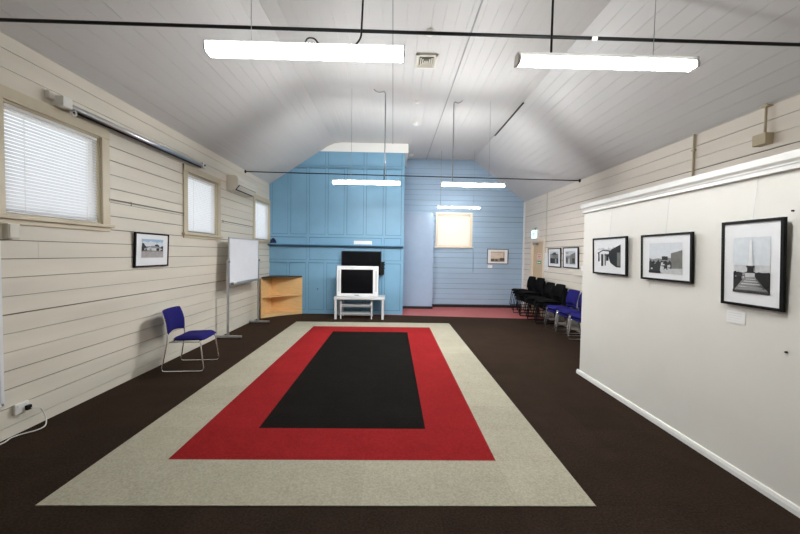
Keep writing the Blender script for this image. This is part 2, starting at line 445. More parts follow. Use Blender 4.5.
# back window with roller blind
r = struct(thing('window_4', None, None, ((BWIN[0] + BWIN[1]) / 2, YB, BWIN[2])))
a, b, za, zb = BWIN; mb = MB(); w = .055
mb.box(a - w, a, YB - .024, YB + .002, za, zb + w); mb.box(b, b + w, YB - .024, YB + .002, za, zb + w); mb.box(a - w, b + w, YB - .028, YB + .002, zb, zb + w)
mb.box(a, a + .015, YB, YB + .1, za, zb); mb.box(b - .015, b, YB, YB + .1, za, zb); mb.box(a, b, YB, YB + .1, zb - .015, zb); mb.box(a, b, YB, YB + .1, za, za + .015)
mb.build('window_frame', 'casing_cream', r, bevel=.004)
s = MB(); s.box(a - w - .03, b + w + .03, YB - .05, YB + .02, za - .035, za + .002); s.build('window_sill', 'casing_cream', r, bevel=.005)
g = MB(); g.box(a + .02, b - .02, YB + .082, YB + .086, za + .02, zb - .02); g.build('pane', 'glass', r)
r = thing('roller_blind', 'cream roller blind drawn down in the window of the blue wall', 'blind', ((a + b) / 2, YB + .03, za))
q = MB(); q.tube([(a + .02, YB + .045, zb - .045), (b - .02, YB + .045, zb - .045)], .02, 12); q.build('roller', 'casing_cream', r, smooth=True)
q = MB(); q.box(a + .022, b - .022, YB + .024, YB + .026, za + .03, zb - .04); q.build('fabric', 'roller', r)
q = MB(); q.box(a + .022, b - .022, YB + .018, YB + .032, za + .016, za + .034); q.build('bottom_bar', 'casing_cream', r)

# ---- door in the right wall
r = struct(thing('door_1', None, None, (XR, 9.76, 0)))
mb = MB(); y0, y1, z0, z1 = DOOR; w = .075
mb.box(XR - .022, XR + .002, y0 - w, y0, 0, z1 + w); mb.box(XR - .022, XR + .002, y1, y1 + w, 0, z1 + w); mb.box(XR - .022, XR + .002, y0, y1, z1, z1 + w)
mb.box(XR, XR + .1, y0, y0 + .02, 0, z1); mb.box(XR, XR + .1, y1 - .02, y1, 0, z1); mb.box(XR, XR + .1, y0, y1, z1 - .02, z1)
mb.build('door_frame', 'casing_cream', r, bevel=.004)
lf = MB(); lf.box(XR + .03, XR + .07, y0 + .022, y1 - .022, .01, z1 - .022); lf.build('door_leaf', 'door_tan', r)
cl = MB(); cl.box(XR - .02, XR + .03, y1 - .35, y1 - .06, z1 - .09, z1 - .035); cl.build('door_closer', 'grey_metal', r, bevel=.004)
hd = MB(); hd.tube([(XR + .03, y1 - .08, 1.0), (XR - .02, y1 - .08, 1.0), (XR - .02, y1 - .2, 1.0)], .010, 8); hd.build('door_handle', 'chrome', r)

# ------------------------------------------------------------------ inlaid carpet
W, Lc = 3.5, 6.04
r = thing('inlaid_carpet', 'rectangular carpet inlay of cream, red and black bands in the middle of the brown floor', 'carpet', (RX, RY, 0))
def ring(i0, i1, z):
    a, b = i0, i1; o = [(a, a), (W - a, a), (W - a, Lc - a), (a, Lc - a)]; q = [(b, b), (W - b, b), (W - b, Lc - b), (b, Lc - b)]
    mb = MB()
    for k in range(4):
        j = (k + 1) % 4; mb.prism([(RX + p[0], RY + p[1]) for p in (o[k], o[j], q[j], q[k])], 'z', .001, z)
    return mb
tag(ring(0, .5, .006).build('outer_border', 'carpet_cream', r), 'cream outer border')
tag(ring(.5, 1.0, .006).build('inner_border', 'carpet_red', r), 'red inner border')
mb = MB(); mb.box(RX + 1, RX + W - 1, RY + 1, RY + Lc - 1, .001, .006); tag(mb.build('centre_field', 'carpet_black', r), 'black centre field')

# ------------------------------------------------------------------ fluorescent lights
def cable_pts(x, y, z0, z1, kink=0.):
    p = [Vector((x, y, z0)), Vector((x + .004, y, z0 + (z1 - z0) * .5)), Vector((x, y, z1 - .06))]
    if kink:
        p += [Vector((x - .02 * kink, y, z1 - .03)), Vector((x - .10 * kink, y + .01, z1 - .05)), Vector((x - .16 * kink, y, z1 - .035)), Vector((x - .2 * kink, y, z1))]
    else: p.append(Vector((x, y, z1)))
    return fillet(p, .03, 4)
GL = 'fluorescent battens hung from the ceiling'
def batten(x0, y, z, label, first=None, single=False, glow='tube_glow'):
    """1.2 m twin-tube batten, local origin at its left end"""
    if first:
        o = copy_tree(first); o.location = (x0, y, z); tag(o, label, 'light', GL); return o
    r = thing('fluorescent_light', label, 'light', (x0, y, z), GL)
    s = MB(); s.prism([(-.018, .028), (-.03, .045), (-.03, .066), (.03, .066), (.03, .045), (.018, .028)], 'x', .012, 1.19); s.build('batten_body', 'white_plastic', r, world=False)
    for x in (.0, 1.175):
        e = MB(); e.prism([(-.042, -.004), (-.044, .028), (-.031, .045), (-.031, .068), (.031, .068), (.031, .045), (.044, .028), (.042, -.004)], 'x', x, x + .022)
        e.build('lampholder', 'white_plastic', r, world=False, bevel=.003)
    for yy in ((0,) if single else (-.024, .024)):
        t = MB(); t.tube([(.022, yy, .012), (1.175, yy, .012)], .013, 14); t.build('tube', glow, r, world=False, smooth=True)
    return r
l2 = batten(.79, 2.40, 2.845, 'bright twin tube light hanging at upper right over the display wall side')
def drop(parent, x, y, z0, kink, rad, m='black_plastic', name='hanging_cable'):
    c = MB(); c.tube(cable_pts(x, y, z0, ceil_z(x), kink), rad, 6); return c.build(name, m, parent, smooth=True)
specs = [(-1.076, 6.36, 2.80, 'bright tube light hanging in front of the blue panelled chimney wall'),
         (.87, 6.72, 2.865, 'bright tube light hanging before the blue board wall, higher of two there'),
         (1.192, 9.94, 2.87, 'single bright tube light hanging just above the window of the blue wall')]
ls = [batten(*specs[0], glow='tube_glow_new')]
ls += [batten(*specs[1], first=ls[0]), batten(*specs[2], single=True, glow='tube_glow_old')]
drop(l2, 1.02, 2.40, 2.911, 0, .008); drop(l2, 1.70, 2.40, 2.911, 0, .0025, 'grey_metal', 'suspension_wire')
drop(ls[0], -.17, 6.36, 2.866, 1, .010, 'grey_metal'); drop(ls[0], -.75, 6.36, 2.866, 0, .003, 'grey_metal', 'suspension_wire')
drop(ls[1], 1.08, 6.72, 2.931, -.8, .010, 'grey_metal'); drop(ls[1], 1.76, 6.72, 2.931, 0, .003, 'grey_metal', 'suspension_wire')
drop(ls[2], 1.29, 9.94, 2.936, 0, .007, 'grey_metal'); drop(ls[2], 2.2, 9.94, 2.936, 0, .003, 'grey_metal', 'suspension_wire')
# near light with prismatic diffuser
x0, y0, z0 = -1.15, 2.225, 2.79
r = thing('fluorescent_light', 'wide bright light with box diffuser hanging at upper left near the camera', 'light', (x0, y0, z0), GL)
s = MB(); s.box(x0 + .006, x0 + 1.196, y0 + .028, y0 + .068, z0 + .055, z0 + .068); s.build('batten_body', 'white_plastic', r)
d = MB(); d.prism([(y0, z0 + .055), (y0 + .002, z0 + .02), (y0 + .014, z0), (y0 + .082, z0), (y0 + .094, z0 + .02), (y0 + .096, z0 + .055)], 'x', x0 + .008, x0 + 1.194)
d.build('diffuser', 'diffuser_glow', r)
for x in (x0, x0 + 1.194):
    e = MB(); e.prism([(y0 - .002, z0 + .058), (y0, z0 + .018), (y0 + .014, z0 - .003), (y0 + .082, z0 - .003), (y0 + .096, z0 + .018), (y0 + .098, z0 + .058)], 'x', x, x + .008)
    e.build('end_cap', 'grey_metal', r)
ym = y0 + .048
c = MB(); c.tube(fillet([(-.26, ym, z0 + .068), (-.215, ym, z0 + .12), (-.20, ym, 3.3), (-.19, ym, ZC)], .04), .006, 6); c.build('hanging_cable', 'black_plastic', r, smooth=True)
c = MB(); c.tube([(-.885, ym, z0 + .068), (-.885, ym, ZC)], .002, 6); c.build('suspension_wire', 'grey_metal', r)
c = MB(); c.tube(fillet([(-.56, ym, z0 + .078), (-.545, ym, z0 + .115), (-.50, ym, z0 + .115), (-.465, ym, z0 + .066)], .025), .0055, 6); c.build('cable_end', 'black_plastic', r, smooth=True)

# ------------------------------------------------------------------ tie rods
def rod(a, b, rad, label):
    r = thing('tie_rod', label, 'rod', a, 'dark steel tie rods across the hall')
    m = MB(); m.tube([a, b], rad, 10); m.build('bar', 'black_steel', r, smooth=True)
    for p, s_ in ((a, 1), (b, -1)):
        m = MB(); m.disc((p[0] if s_ > 0 else p[0] - .012, p[1], p[2]), .035, .012, 'x'); m.build('wall_plate', 'black_steel', r)
    return r
r1 = rod((XL, 2.77, 3.262), (XR, 2.76, 3.235), .0125, 'dark steel tie rod nearest the camera, crossing above the two near lights')
m = MB(); m.tube([(1.48, 2.762, 3.244), (1.52, 2.762, 3.244)], .0155, 10); m.build('clip', 'white_plastic', r1)
rod((XL, 7.86, 3.30), (XR, 7.63, 3.20), .011, 'thin dark tie rod crossing in front of the blue end wall')

# ------------------------------------------------------------------ ceiling fittings
r = thing('ceiling_vent', 'square slatted air vent in the ceiling between the two near lights', 'vent', (.445, 5.38, ZC - .03))
m = MB()
for a, b, c, d in ((.29, .60, 5.2, 5.235), (.29, .60, 5.535, 5.57), (.29, .325, 5.2, 5.57), (.565, .60, 5.2, 5.57)): m.box(a, b, c, d, ZC - .028, ZC - .001)
m.build('vent_frame', 'cream_plastic', r, bevel=.004)
m = MB(); vx, vy = .445, 5.385
for k in range(4):      # four-way diffuser: nested sloping square blades
    o_, i_ = 1 - k * .25, 1 - k * .25 - .17
    O_ = [(vx - .12 * o_, vy - .15 * o_), (vx + .12 * o_, vy - .15 * o_), (vx + .12 * o_, vy + .15 * o_), (vx - .12 * o_, vy + .15 * o_)]
    I_ = [(vx - .12 * i_, vy - .15 * i_), (vx + .12 * i_, vy - .15 * i_), (vx + .12 * i_, vy + .15 * i_), (vx - .12 * i_, vy + .15 * i_)]
    for q in range(4):
        w_ = (q + 1) % 4; m.add([(*O_[q], ZC - .026), (*O_[w_], ZC - .026), (*I_[w_], ZC - .008), (*I_[q], ZC - .008)], [(0, 1, 2, 3)])
m.build('louvres', 'cream_plastic', r)
m = MB(); m.box(.325, .565, 5.235, 5.535, ZC - .005, ZC - .002); m.build('duct_opening', 'grey_frame', r)
for x, y, rad, lab in ((.46, 7.92, .085, 'round smoke detector on the ceiling between the vent and the blue wall'), (.484, 10.4, .085, 'round smoke detector on the ceiling just before the blue board wall'), (.43, 4.70, .06, 'small round ceiling fitting in front of the air vent'), (.41, 6.78, .05, 'small round ceiling fitting just behind the air vent')):
    det = y > 7
    r = thing('smoke_detector' if det else 'ceiling_rose', lab, 'detector' if det else 'ceiling fitting', (x, y, ZC - .045), None)
    m = MB(); m.disc((x, y, ZC - .018), rad, .017); m.build('base', 'white_plastic' if not det else 'cream_plastic', r, bevel=.004)
    m = MB(); m.disc((x, y, ZC - .045), rad * .7, .028); m.build('cap', 'silver_plastic' if det else 'white_plastic', r, bevel=.006)

# ------------------------------------------------------------------ left wall things
r = thing('air_conditioner', 'cream wall-mounted split air conditioner between the two far windows', 'air conditioner', (XL, 7.45, 2.74))
m = MB(); y0, y1 = 6.99, 7.93
m.prism([(XL, 2.755), (XL, 3.05), (XL + .14, 3.05), (XL + .18, 3.038), (XL + .208, 3.01), (XL + .22, 2.97), (XL + .222, 2.90), (XL + .214, 2.858), (XL + .138, 2.762)], 'y', y0, y1); m.build('body', 'cream_plastic', r, bevel=.012, seg=3)
m = MB(); m.add([(XL + .219, y0 + .05, 2.862), (XL + .219, y1 - .05, 2.862), (XL + .148, y1 - .05, 2.775), (XL + .148, y0 + .05, 2.775), (XL + .212, y0 + .05, 2.852), ], [(0, 1, 2, 3)])
m = MB(); m.prism([(XL + .222, 2.862), (XL + .216, 2.866), (XL + .14, 2.776), (XL + .146, 2.768)], 'y', y0 + .05, y1 - .05); m.build('air_outlet', 'black_plastic', r)
m = MB(); m.box(XL + .218, XL + .222, y0 + .03, y1 - .03, 2.925, 2.929); m.build('panel_seam', 'grey_metal', r)
m = MB(); m.prism([(XL + .232, 2.85), (XL + .228, 2.853), (XL + .17, 2.785), (XL + .174, 2.781)], 'y', y0 + .06, y1 - .06); m.build('louvre', 'cream_plastic', r)

r = thing('projector_screen', 'long grey rolled-up projector screen tube fixed high on the left wall', 'projector screen', (XL, 4.75, 2.9))
m = MB(); m.tube([(-3.115, 3.55, 2.945), (-3.115, 5.95, 2.965)], .034, 14); m.build('casing', 'aluminium', r, smooth=True)
m = MB(); m.tube([(-3.10, 3.6, 2.908), (-3.10, 5.9, 2.928)], .012, 8); m.build('batten', 'black_plastic', r, smooth=True)
m = MB(); m.box(XL, -3.075, 3.46, 3.56, 2.915, 3.01); m.box(XL, -3.15, 3.40, 3.64, 2.96, 3.03); m.build('mounting_bracket', 'white_plastic', r, bevel=.006)
m = MB(); m.box(XL, -3.075, 5.93, 6.02, 2.93, 3.01); m.build('mounting_bracket', 'white_plastic', r, bevel=.006)
m = MB(); m.disc((-3.078, 5.975, 2.975), .016, .012, 'x'); m.build('end_knob', 'black_plastic', r)
m = MB(); m.tube(fillet([(-3.09, 3.60, 2.93), (-3.075, 3.60, 2.885), (-3.075, 3.57, 2.86), (-3.075, 3.53, 2.885)], .02), .008, 6); m.build('pull_loop', 'white_plastic', r)

GR = 'thin hanging rails on the left wall'
for a, b, hk, lab in ((4.10, 5.56, (4.45,), 'thin metal hanging rail between the first and second windows'), (6.80, 8.24, (), 'thin metal hanging rail under the air conditioner')):
    r = thing('picture_rail', lab, 'rail', (XL, (a + b) / 2, 2.14), GR)
    m = MB(); m.prism([(XL - .001, 2.145), (XL + .010, 2.145), (XL + .012, 2.152), (XL + .008, 2.160), (XL - .001, 2.160)], 'y', a, b); m.build('rail', 'rail_grey', r)
    for h in hk + (a + .01, b - .01):
        m = MB(); m.tube(fillet([(XL + .012, h, 2.165), (XL + .022, h, 2.16), (XL + .022, h, 2.125), (XL + .012, h, 2.125)], .006), .004, 6); m.build('hook', 'grey_metal', r)

r = thing('conduit_box', 'small cream square box under the left end of the nearest window', 'box', (XL, 3.065, 1.66))
m = MB(); m.box(XL, XL + .05, 3.015, 3.11, 1.665, 1.79); m.build('box', 'cream_plastic', r, bevel=.005)
m = MB(); m.box(XL + .05, XL + .056, 3.023, 3.102, 1.673, 1.782); m.build('cover', 'cream_plastic', r, bevel=.003)

r = thing('power_outlet', 'white double power outlet low on the left wall beside a white cable', 'outlet', (XL, 3.12, .16))
m = MB(); m.box(XL, XL + .025, 3.06, 3.18, .175, .262); m.build('plate', 'white_plastic', r, bevel=.004)
for y in (3.085, 3.155):
    m = MB(); m.box(XL + .025, XL + .029, y - .008, y + .008, .235, .250); m.build('switch', 'white_plastic', r, bevel=.002)
r = thing('power_cable', 'white power cable curling from the low outlet down to the carpet', 'cable', (XL + .05, 3.2, 0))
m = MB(); m.box(XL + .026, XL + .055, 3.135, 3.175, .185, .228); m.build('plug', 'black_plastic', r, bevel=.006)
pts = [(XL + .05, 3.16, .20), (XL + .06, 3.20, .185), (XL + .055, 3.25, .165), (XL + .05, 3.285, .10), (XL + .075, 3.28, .03), (XL + .12, 3.22, .008), (XL + .12, 3.15, .008), (XL + .05, 3.07, .008), (XL + .03, 3.01, .008), (XL + .06, 2.94, .008), (XL + .02, 2.8, .008)]
m = MB(); m.tube(fillet(pts, .06, 6), .005, 8); m.build('lead', 'white_plastic', r, smooth=True)

r = thing('wall_board', 'white-framed board at the far left edge, mounted low on the wall', 'whiteboard', (XL, 2.5, .29))
m = MB(); m.box(XL, XL + .02, 1.9, 2.95, .31, 1.63); m.build('panel', 'board_surface', r)
m = MB()
for a, b, c, d in ((1.88, 2.97, .295, .325), (1.88, 2.97, 1.615, 1.645), (1.88, 1.91, .295, 1.645), (2.945, 2.975, .295, 1.645)): m.box(XL, XL + .032, a, b, c, d)
m.build('frame', 'silver_plastic', r, bevel=.004)

# ------------------------------------------------------------------ pictures
def picture(w, h, loc, rz, label, prints, group, border=.02, depth=.022, mat_in=None, frame='black_frame', wire=0, tilt=2.0, cat='picture'):
    """local: x to the viewer's right, z up from the bottom edge, front towards -y"""
    r = thing('framed_photograph', label, cat, loc, group, rz)
    b = border; x0, x1 = -w / 2, w / 2
    def T(p):  # hung on a wire: top leans out from the wall
        a = math.radians(tilt); return Vector((p[0], p[1] - p[2] * math.sin(a), p[2] * math.cos(a)))
    def fin(m, name, mats, **k):
        m.v = [T(p) for p in m.v]; return m.build(name, mats, r, world=False, **k)
    m = MB(); o = [(x0, 0), (x1, 0), (x1, h), (x0, h)]; q = [(x0 + b, b), (x1 - b, b), (x1 - b, h - b), (x0 + b, h - b)]
    for k in range(4):
        j = (k + 1) % 4; m.prism([o[k], o[j], q[j], q[k]], 'y', -depth, 0)
    fin(m, 'frame', frame)
    m = MB(); m.box(x0 + b, x1 - b, -depth + .008, -.002, b, h - b); fin(m, 'mount_board', 'frame_glaze')
    mats = []; m = MB(); l, rr, bo, to = mat_in
    ax0, ax1, az0, az1 = x0 + b + l, x1 - b - rr, b + bo, h - b - to
    y = -depth + .0065
    for i, (poly, k) in enumerate(prints):
        if k not in mats: mats.append(k)
        m.flat([(ax0 + (ax1 - ax0) * u, az0 + (az1 - az0) * v) for u, v in poly], y - .0004 * min(i, 12), mats.index(k))
    fin(m, 'print', mats)
    if wire:
        m = MB(); tp = T((0, -.004, h)); m.tube([tp, (0, .0, wire)], .0011, 5); m.build('hanging_wire', 'aluminium', r, world=False)
    return r
def R(u0, v0, u1, v1): return [(u0, v0), (u1, v0), (u1, v1), (u0, v1)]
def jag(v, amp, seed, base=0., u0=0., u1=1., n=14):
    rn = random.Random(seed)
    return [(u0, base)] + [(u0 + (u1 - u0) * i / n, v + amp * (rn.random() - .5) * 2) for i in range(n + 1)] + [(u1, base)]
def blobs(n, seed, v0, v1, mats, u0=0., u1=1., s=.05):
    rn = random.Random(seed); out = []
    for i in range(n):
        u = rn.uniform(u0, u1 - s); v = rn.uniform(v0, v1 - s); k = rn.choice(mats)
        a = s * rn.uniform(.5, 1.4); out.append(([(u, v), (min(1, u + a), v + a * .1), (min(1, u + a * .9), v + a), (u + a * .1, v + a * .8)], k))
    return out
shed = [(R(0, 0, 1, 1), 'p_white'), (jag(.80, .05, 3, .72), 'p_lightgrey'), ([(0, .62), (.25, .74), (.66, .70), (.68, .56), (.42, .50), (0, .58)], 'p_dark'),
        ([(.05, .60), (.26, .69), (.52, .66), (.50, .56), (.2, .52)], 'p_white'), ([(.48, .52), (.62, .74), (1, .92), (1, .06), (.82, .06), (.58, .22)], 'p_black'),
        (R(.86, .1, 1, .62), 'p_olive'), (R(.03, .26, .09, .58), 'p_dark'), (R(.17, .08, .26, .56), 'p_black'), (R(.34, .10, .38, .58), 'p_dark'), (R(.40, .3, .5, .56), 'p_black'), (R(0, .0, .16, .1), 'p_white')]
town = [(R(0, 0, 1, 1), 'p_sky'), ([(0, 0), (0, .50), (.12, .46), (.3, .50), (.42, .46), (.46, .58), (.6, .52), (.74, .50), (1, .46), (1, 0)], 'p_grey'),
        ([(.68, .2), (.68, .66), (1, .76), (1, .2)], 'p_olive'), (jag(.40, .06, 8, .05, 0, .7), 'p_dark'), ([(.35, .04), (.37, .25), (.7, .16), (1, .18), (1, .0), (.5, 0)], 'p_lightgrey'),
        *blobs(10, 5, .05, .42, ['p_black', 'p_grey', 'p_lightgrey'], 0, .7, .09), (R(0, 0, .38, .08), 'p_black'), (R(.42, .44, .6, .56), 'p_black')]
monu = [(R(0, 0, 1, 1), 'p_lightgrey'), (R(0, .5, 1, 1), 'p_sky'), (jag(.38, .02, 4), 'p_dark'), *blobs(10, 6, .22, .38, ['p_lightgrey', 'p_grey', 'p_black'], 0, .4, .07),
        ([(.64, .16), (.66, .36), (1, .38), (1, .12), (.84, .08)], 'p_black'), ([(.02, .02), (.33, .28), (.62, .30), (.98, .04), (1, 0), (0, 0)], 'p_grey'),
        *[([(.42 - .38 * t, .28 - .26 * t), (.60 + .36 * t, .28 - .26 * t), (.62 + .36 * t, .265 - .26 * t), (.40 - .38 * t, .265 - .26 * t)], 'p_white') for t in (.08, .24, .42, .62)],
        (R(.36, .28, .62, .36), 'p_lightgrey'), (R(.41, .36, .58, .46), 'p_black'), (R(.38, .46, .61, .49), 'p_dark'), ([(.44, .49), (.56, .49), (.525, .93), (.5, .96), (.475, .93)], 'p_white'),
        ]
monu.append((R(0, 0, 1, .05), 'p_dark'))
cottage = [(R(0, 0, 1, 1), 'p_blue'), (jag(.86, .05, 21, .60), 'p_sky'), (jag(.60, .07, 11, .3), 'p_dark'), ([(0, .4), (.02, .80), (.1, .76), (.16, .62), (.3, .5)], 'p_dark'), ([(.55, .5), (.6, .70), (.7, .74), (.8, .66), (.82, .5)], 'p_dark'),
           ([(.12, .40), (.12, .50), (.38, .58), (.72, .56), (.95, .48), (.95, .36)], 'p_lightgrey'), ([(.30, .57), (.46, .66), (.78, .60), (.80, .54), (.5, .52)], 'p_grey'), (R(.16, .36, .22, .50), 'p_dark'), (R(.34, .40, .44, .50), 'p_grey'), (R(.66, .38, .80, .52), 'p_black'), (R(.86, .32, .98, .44), 'p_dark'),
           (R(0, 0, 1, .34), 'p_road'), (jag(.36, .015, 5, .33, 0, .95), 'p_sepia_mid')]
sep = [(R(0, 0, 1, 1), 'p_sepia'), (R(0, .86, 1, .90), 'p_sepia_mid'), (R(0, 0, 1, .30), 'p_sepia_mid'), (R(.02, .04, .25, .26), 'p_sepia_dark'), (R(.32, .04, .5, .24), 'p_sepia_dark'), (R(.66, .1, .98, .36), 'p_sepia_dark'), (R(.93, .36, .96, .86), 'p_sepia_dark')]
house = [(R(0, 0, 1, 1), 'p_lightgrey'), (R(0, .45, 1, .8), 'p_olive'), ([(.2, .72), (.35, .88), (.65, .94), (.85, .72)], 'p_dark'), (R(0, .4, .3, .72), 'p_grey'), (R(.6, .44, 1, .7), 'p_olive'), (R(0, 0, 1, .44), 'p_black'), (R(.3, .05, .44, .35), 'p_dark'), (R(.6, .03, .8, .4), 'p_grey')]
street = [(R(0, 0, 1, 1), 'p_lightgrey'), (R(.0, .8, .3, .9), 'p_grey'), (R(0, 0, .5, .64), 'p_grey'), ([(.45, 0), (.5, .7), (1, .9), (1, 0)], 'p_olive'), (R(.05, .1, .2, .5), 'p_dark'), (R(.7, .1, .95, .45), 'p_dark'), (R(.3, 0, .42, .4), 'p_lightgrey')]
G1 = 'black-framed photographs on the display partition'
XW = XP - .012
picture(.655, .437, (XW, 4.165, 1.384), -PI / 2, 'smallest framed photo on the partition, furthest from the camera, dark veranda and posts', shed, G1, mat_in=(.085, .085, .055, .045), wire=.78)
picture(.625, .440, (XW, 3.298, 1.376), -PI / 2, 'middle framed photo of three on the partition, town buildings under pale sky', town, G1, mat_in=(.095, .085, .05, .065), wire=.79)
picture(.440, .615, (XW, 2.488, 1.252), -PI / 2, 'tall framed photo on the partition showing a pale obelisk monument above steps', monu, G1, mat_in=(.075, .065, .08, .10), wire=.92)
picture(.665, .44, (XL + .004, 4.82, 1.37), PI / 2, 'framed colour photo of a cottage under blue sky on left wall', cottage, None, mat_in=(.10, .10, .10, .06))
picture(.64, .455, (3.168, YB - .004, 1.328), 0, 'small framed sepia photo on the blue board wall beside the window', sep, None, mat_in=(.09, .09, .05, .05), frame='grey_frame', tilt=.6)
G2 = 'framed photographs on the far right wall'
picture(.68, .46, (XR - .004, 8.68, 1.325), -PI / 2, 'framed photo of a dark roofed house nearest the tan door on right wall', house, G2, mat_in=(.10, .10, .07, .06))
picture(.67, .46, (XR - .004, 7.88, 1.333), -PI / 2, 'framed grey street photo nearest the partition end on the right wall', street, G2, mat_in=(.10, .10, .07, .06))

def card(name, label, cat, y0, y1, z0, z1, X, face, lines=True, m='paper', rot=0.):
    """paper card on a wall facing -x, printed lines as part of its face"""
    r = thing(name, label, cat, (X, (y0 + y1) / 2, z0))
    mb = MB(); mb.box(X - .003, X, y0, y1, z0, z1)
    o = mb.build('sheet', m, r)
    if lines:
        q = MB(); n = max(2, int((z1 - z0) / .022)); rn = random.Random(int(y0 * 100))
        for k in range(n):
            z = z1 - .015 - k * (z1 - z0 - .02) / n; q.box(X - .0042, X - .0031, y0 + .012 + rn.random() * .03, y1 - .012, z - .0025, z)
        q.build('print', 'faint_print', r)
    return r
card('caption_card', 'white caption card below the tall obelisk photo on the partition', 'card', 2.54, 2.685, 1.112, 1.205, XP - .001, -1)
card('caption_card', 'faint white caption card below the middle partition photo', 'card', 3.52, 3.62, 1.30, 1.36, XP - .001, -1, lines=False, m='partition_white')
card('caption_card', 'small pale card on the right wall at the partition end', 'card', 7.33, 7.47, 1.30, 1.40, XR - .001, -1)
card('notice_sheet', 'white paper notice pinned on right wall between door and photographs', 'notice', 9.05, 9.29, 1.25, 1.67, XR - .001, -1)
r = thing('caption_card', 'small white caption card below the sepia photo on the blue wall', 'card', (2.945, YB - .002, 1.205))
mb = MB(); mb.box(2.88, 3.015, YB - .005, YB - .002, 1.205, 1.295); mb.build('sheet', 'paper', r)
for y, z, lab in ((2.265, 1.905, 'dark nail in the partition up beside the tall photo'), (2.258, .995, 'dark nail low in the partition near the frame edge')):
    mb = MB(); mb.disc((XP - .012, y, z), .006, .013, 'x', 10); o = mb.build('nail', 'black_plastic'); tag(o, lab, 'nail', 'nails in the partition')

# ------------------------------------------------------------------ exit sign, door notices
r = thing('exit_sign', 'glowing exit sign above the tan door on the right wall', 'sign', (XR, 9.88, 2.06))
m = MB(); m.box(XR - .06, XR - .0005, 9.67, 10.09, 2.055, 2.305); m.build('housing', 'white_plastic', r, bevel=.006)
m = MB(); m.box(XR - .064, XR - .06, 9.685, 10.075, 2.07, 2.29); m.build('lit_panel', 'sign_glow', r)
X = XR - .066; m = MB()
def P(y, z): return (X, 9.88 - y, 2.18 + z)     # y to the viewer's right
def pf(pts): m.add([P(*p) for p in pts], [list(range(len(pts)))])
pf([(.05, .095), (.165, .095), (.165, .078), (.05, .078)]); pf([(.05, .078), (.067, .078), (.067, -.095), (.05, -.095)]); pf([(.148, .078), (.165, .078), (.165, -.095), (.148, -.095)])
m2 = m; m = MB()
m2.build('doorway_symbol', 'sign_glow_green', r)
pf([(-.03, .085), (-.005, .09), (.0, .065), (-.025, .06)]); pf([(-.07, .05), (-.01, .055), (-.005, -.005), (-.05, -.01)]); pf([(-.05, -.01), (-.02, -.005), (-.06, -.09), (-.09, -.085)])
pf([(-.02, -.005), (.0, -.005), (.04, -.045), (.02, -.085), (.005, -.08), (.015, -.045)]); pf([(-.07, .05), (-.06, .04), (-.11, .0), (-.12, .01)]); pf([(-.01, .05), (-.005, .035), (.045, .01), (.045, .025)])
pf([(-.175, .0), (-.14, .03), (-.14, .01), (-.115, .01), (-.115, -.01), (-.14, -.01), (-.14, -.03)])
m.build('running_figure', 'sign_glow_green', r)
m = MB(); m.tube([(XR - .03, 9.88, 2.305), (XR - .03, 9.88, 2.35)], .012, 8); m.box(XR - .05, XR - .001, 9.80, 9.96, 2.35, 2.365); m.build('mounting_bracket', 'grey_metal', r)
r = thing('door_sign', 'small green safety sign on the tan door', 'sign', (XR + .03, 9.73, 1.37))
m = MB(); m.box(XR + .0265, XR + .0298, 9.59, 9.86, 1.375, 1.455); m.build('plate', 'sign_green', r)
m = MB(); m.box(XR + .0255, XR + .0264, 9.62, 9.74, 1.400, 1.428); m.box(XR + .0255, XR + .0264, 9.77, 9.82, 1.393, 1.436); m.build('white_marks', 'paper', r)
r = thing('door_notice', 'pale notice with red print above the green door sign', 'sign', (XR + .03, 9.70, 1.5))
m = MB(); m.box(XR + .0265, XR + .0298, 9.57, 9.83, 1.50, 1.66); m.build('sheet', 'paper_pink', r)
m = MB()
for k in range(3): m.box(XR + .0255, XR + .0264, 9.60, 9.80, 1.525 + k * .045, 1.545 + k * .045)
m.build('print', 'red_ink', r)

# ------------------------------------------------------------------ conduits and boxes on the right wall
r = thing('junction_box', 'beige box with a pipe up to the ceiling, high on the right wall', 'electrical box', (XR, 3.79, 2.79))
m = MB(); m.box(XR - .09, XR, 3.72, 3.86, 2.80, 2.915); m.build('box', 'beige_paint', r, bevel=.004)
m = MB(); m.tube([(XR - .04, 3.775, 2.915), (XR - .04, 3.775, 3.23)], .012, 10); m.build('pipe', 'beige_paint', r, smooth=True)
m = MB(); m.box(XR - .06, XR - .001, 3.74, 3.81, 3.195, 3.21); m.build('saddle', 'beige_paint', r)
GC = 'vertical pipes on the right wall'
for y, z0, lab in ((4.71, 2.0, 'thin cream pipe on right wall rising from behind the partition to the ceiling'), (9.22, 1.68, 'thin cream pipe on right wall rising above the white notice')):
    r = thing('conduit', lab, 'pipe', (XR - .02, y, z0), GC)
    m = MB(); m.tube([(XR - .016, y, z0), (XR - .016, y, 3.215)], .012, 8); m.build('pipe', 'beige_paint' if y < 5 else 'cream_plastic', r, smooth=True)
    for z in (z0 + .2, 3.0):
        m = MB(); m.box(XR - .03, XR - .0005, y - .025, y + .025, z, z + .02); m.build('saddle', 'beige_paint' if y < 5 else 'cream_plastic', r)
r = thing('conduit', 'thin blue painted pipe beside the window on the blue wall', 'pipe', (2.43, YB - .01, 1.08))
m = MB(); m.tube([(2.43, YB - .01, 1.08), (2.43, YB - .01, 2.70)], .009, 8); m.build('pipe', 'board_blue', r, smooth=True)
r = thing('wall_trunking', 'small shelf-like cream trunking low on the right wall below the photos', 'trunking', (XR, 7.6, 1.18))
m = MB(); m.box(XR - .03, XR - .0005, 6.8, 7.80, 1.185, 1.215); m.build('channel', 'cream_plastic', r, bevel=.003)

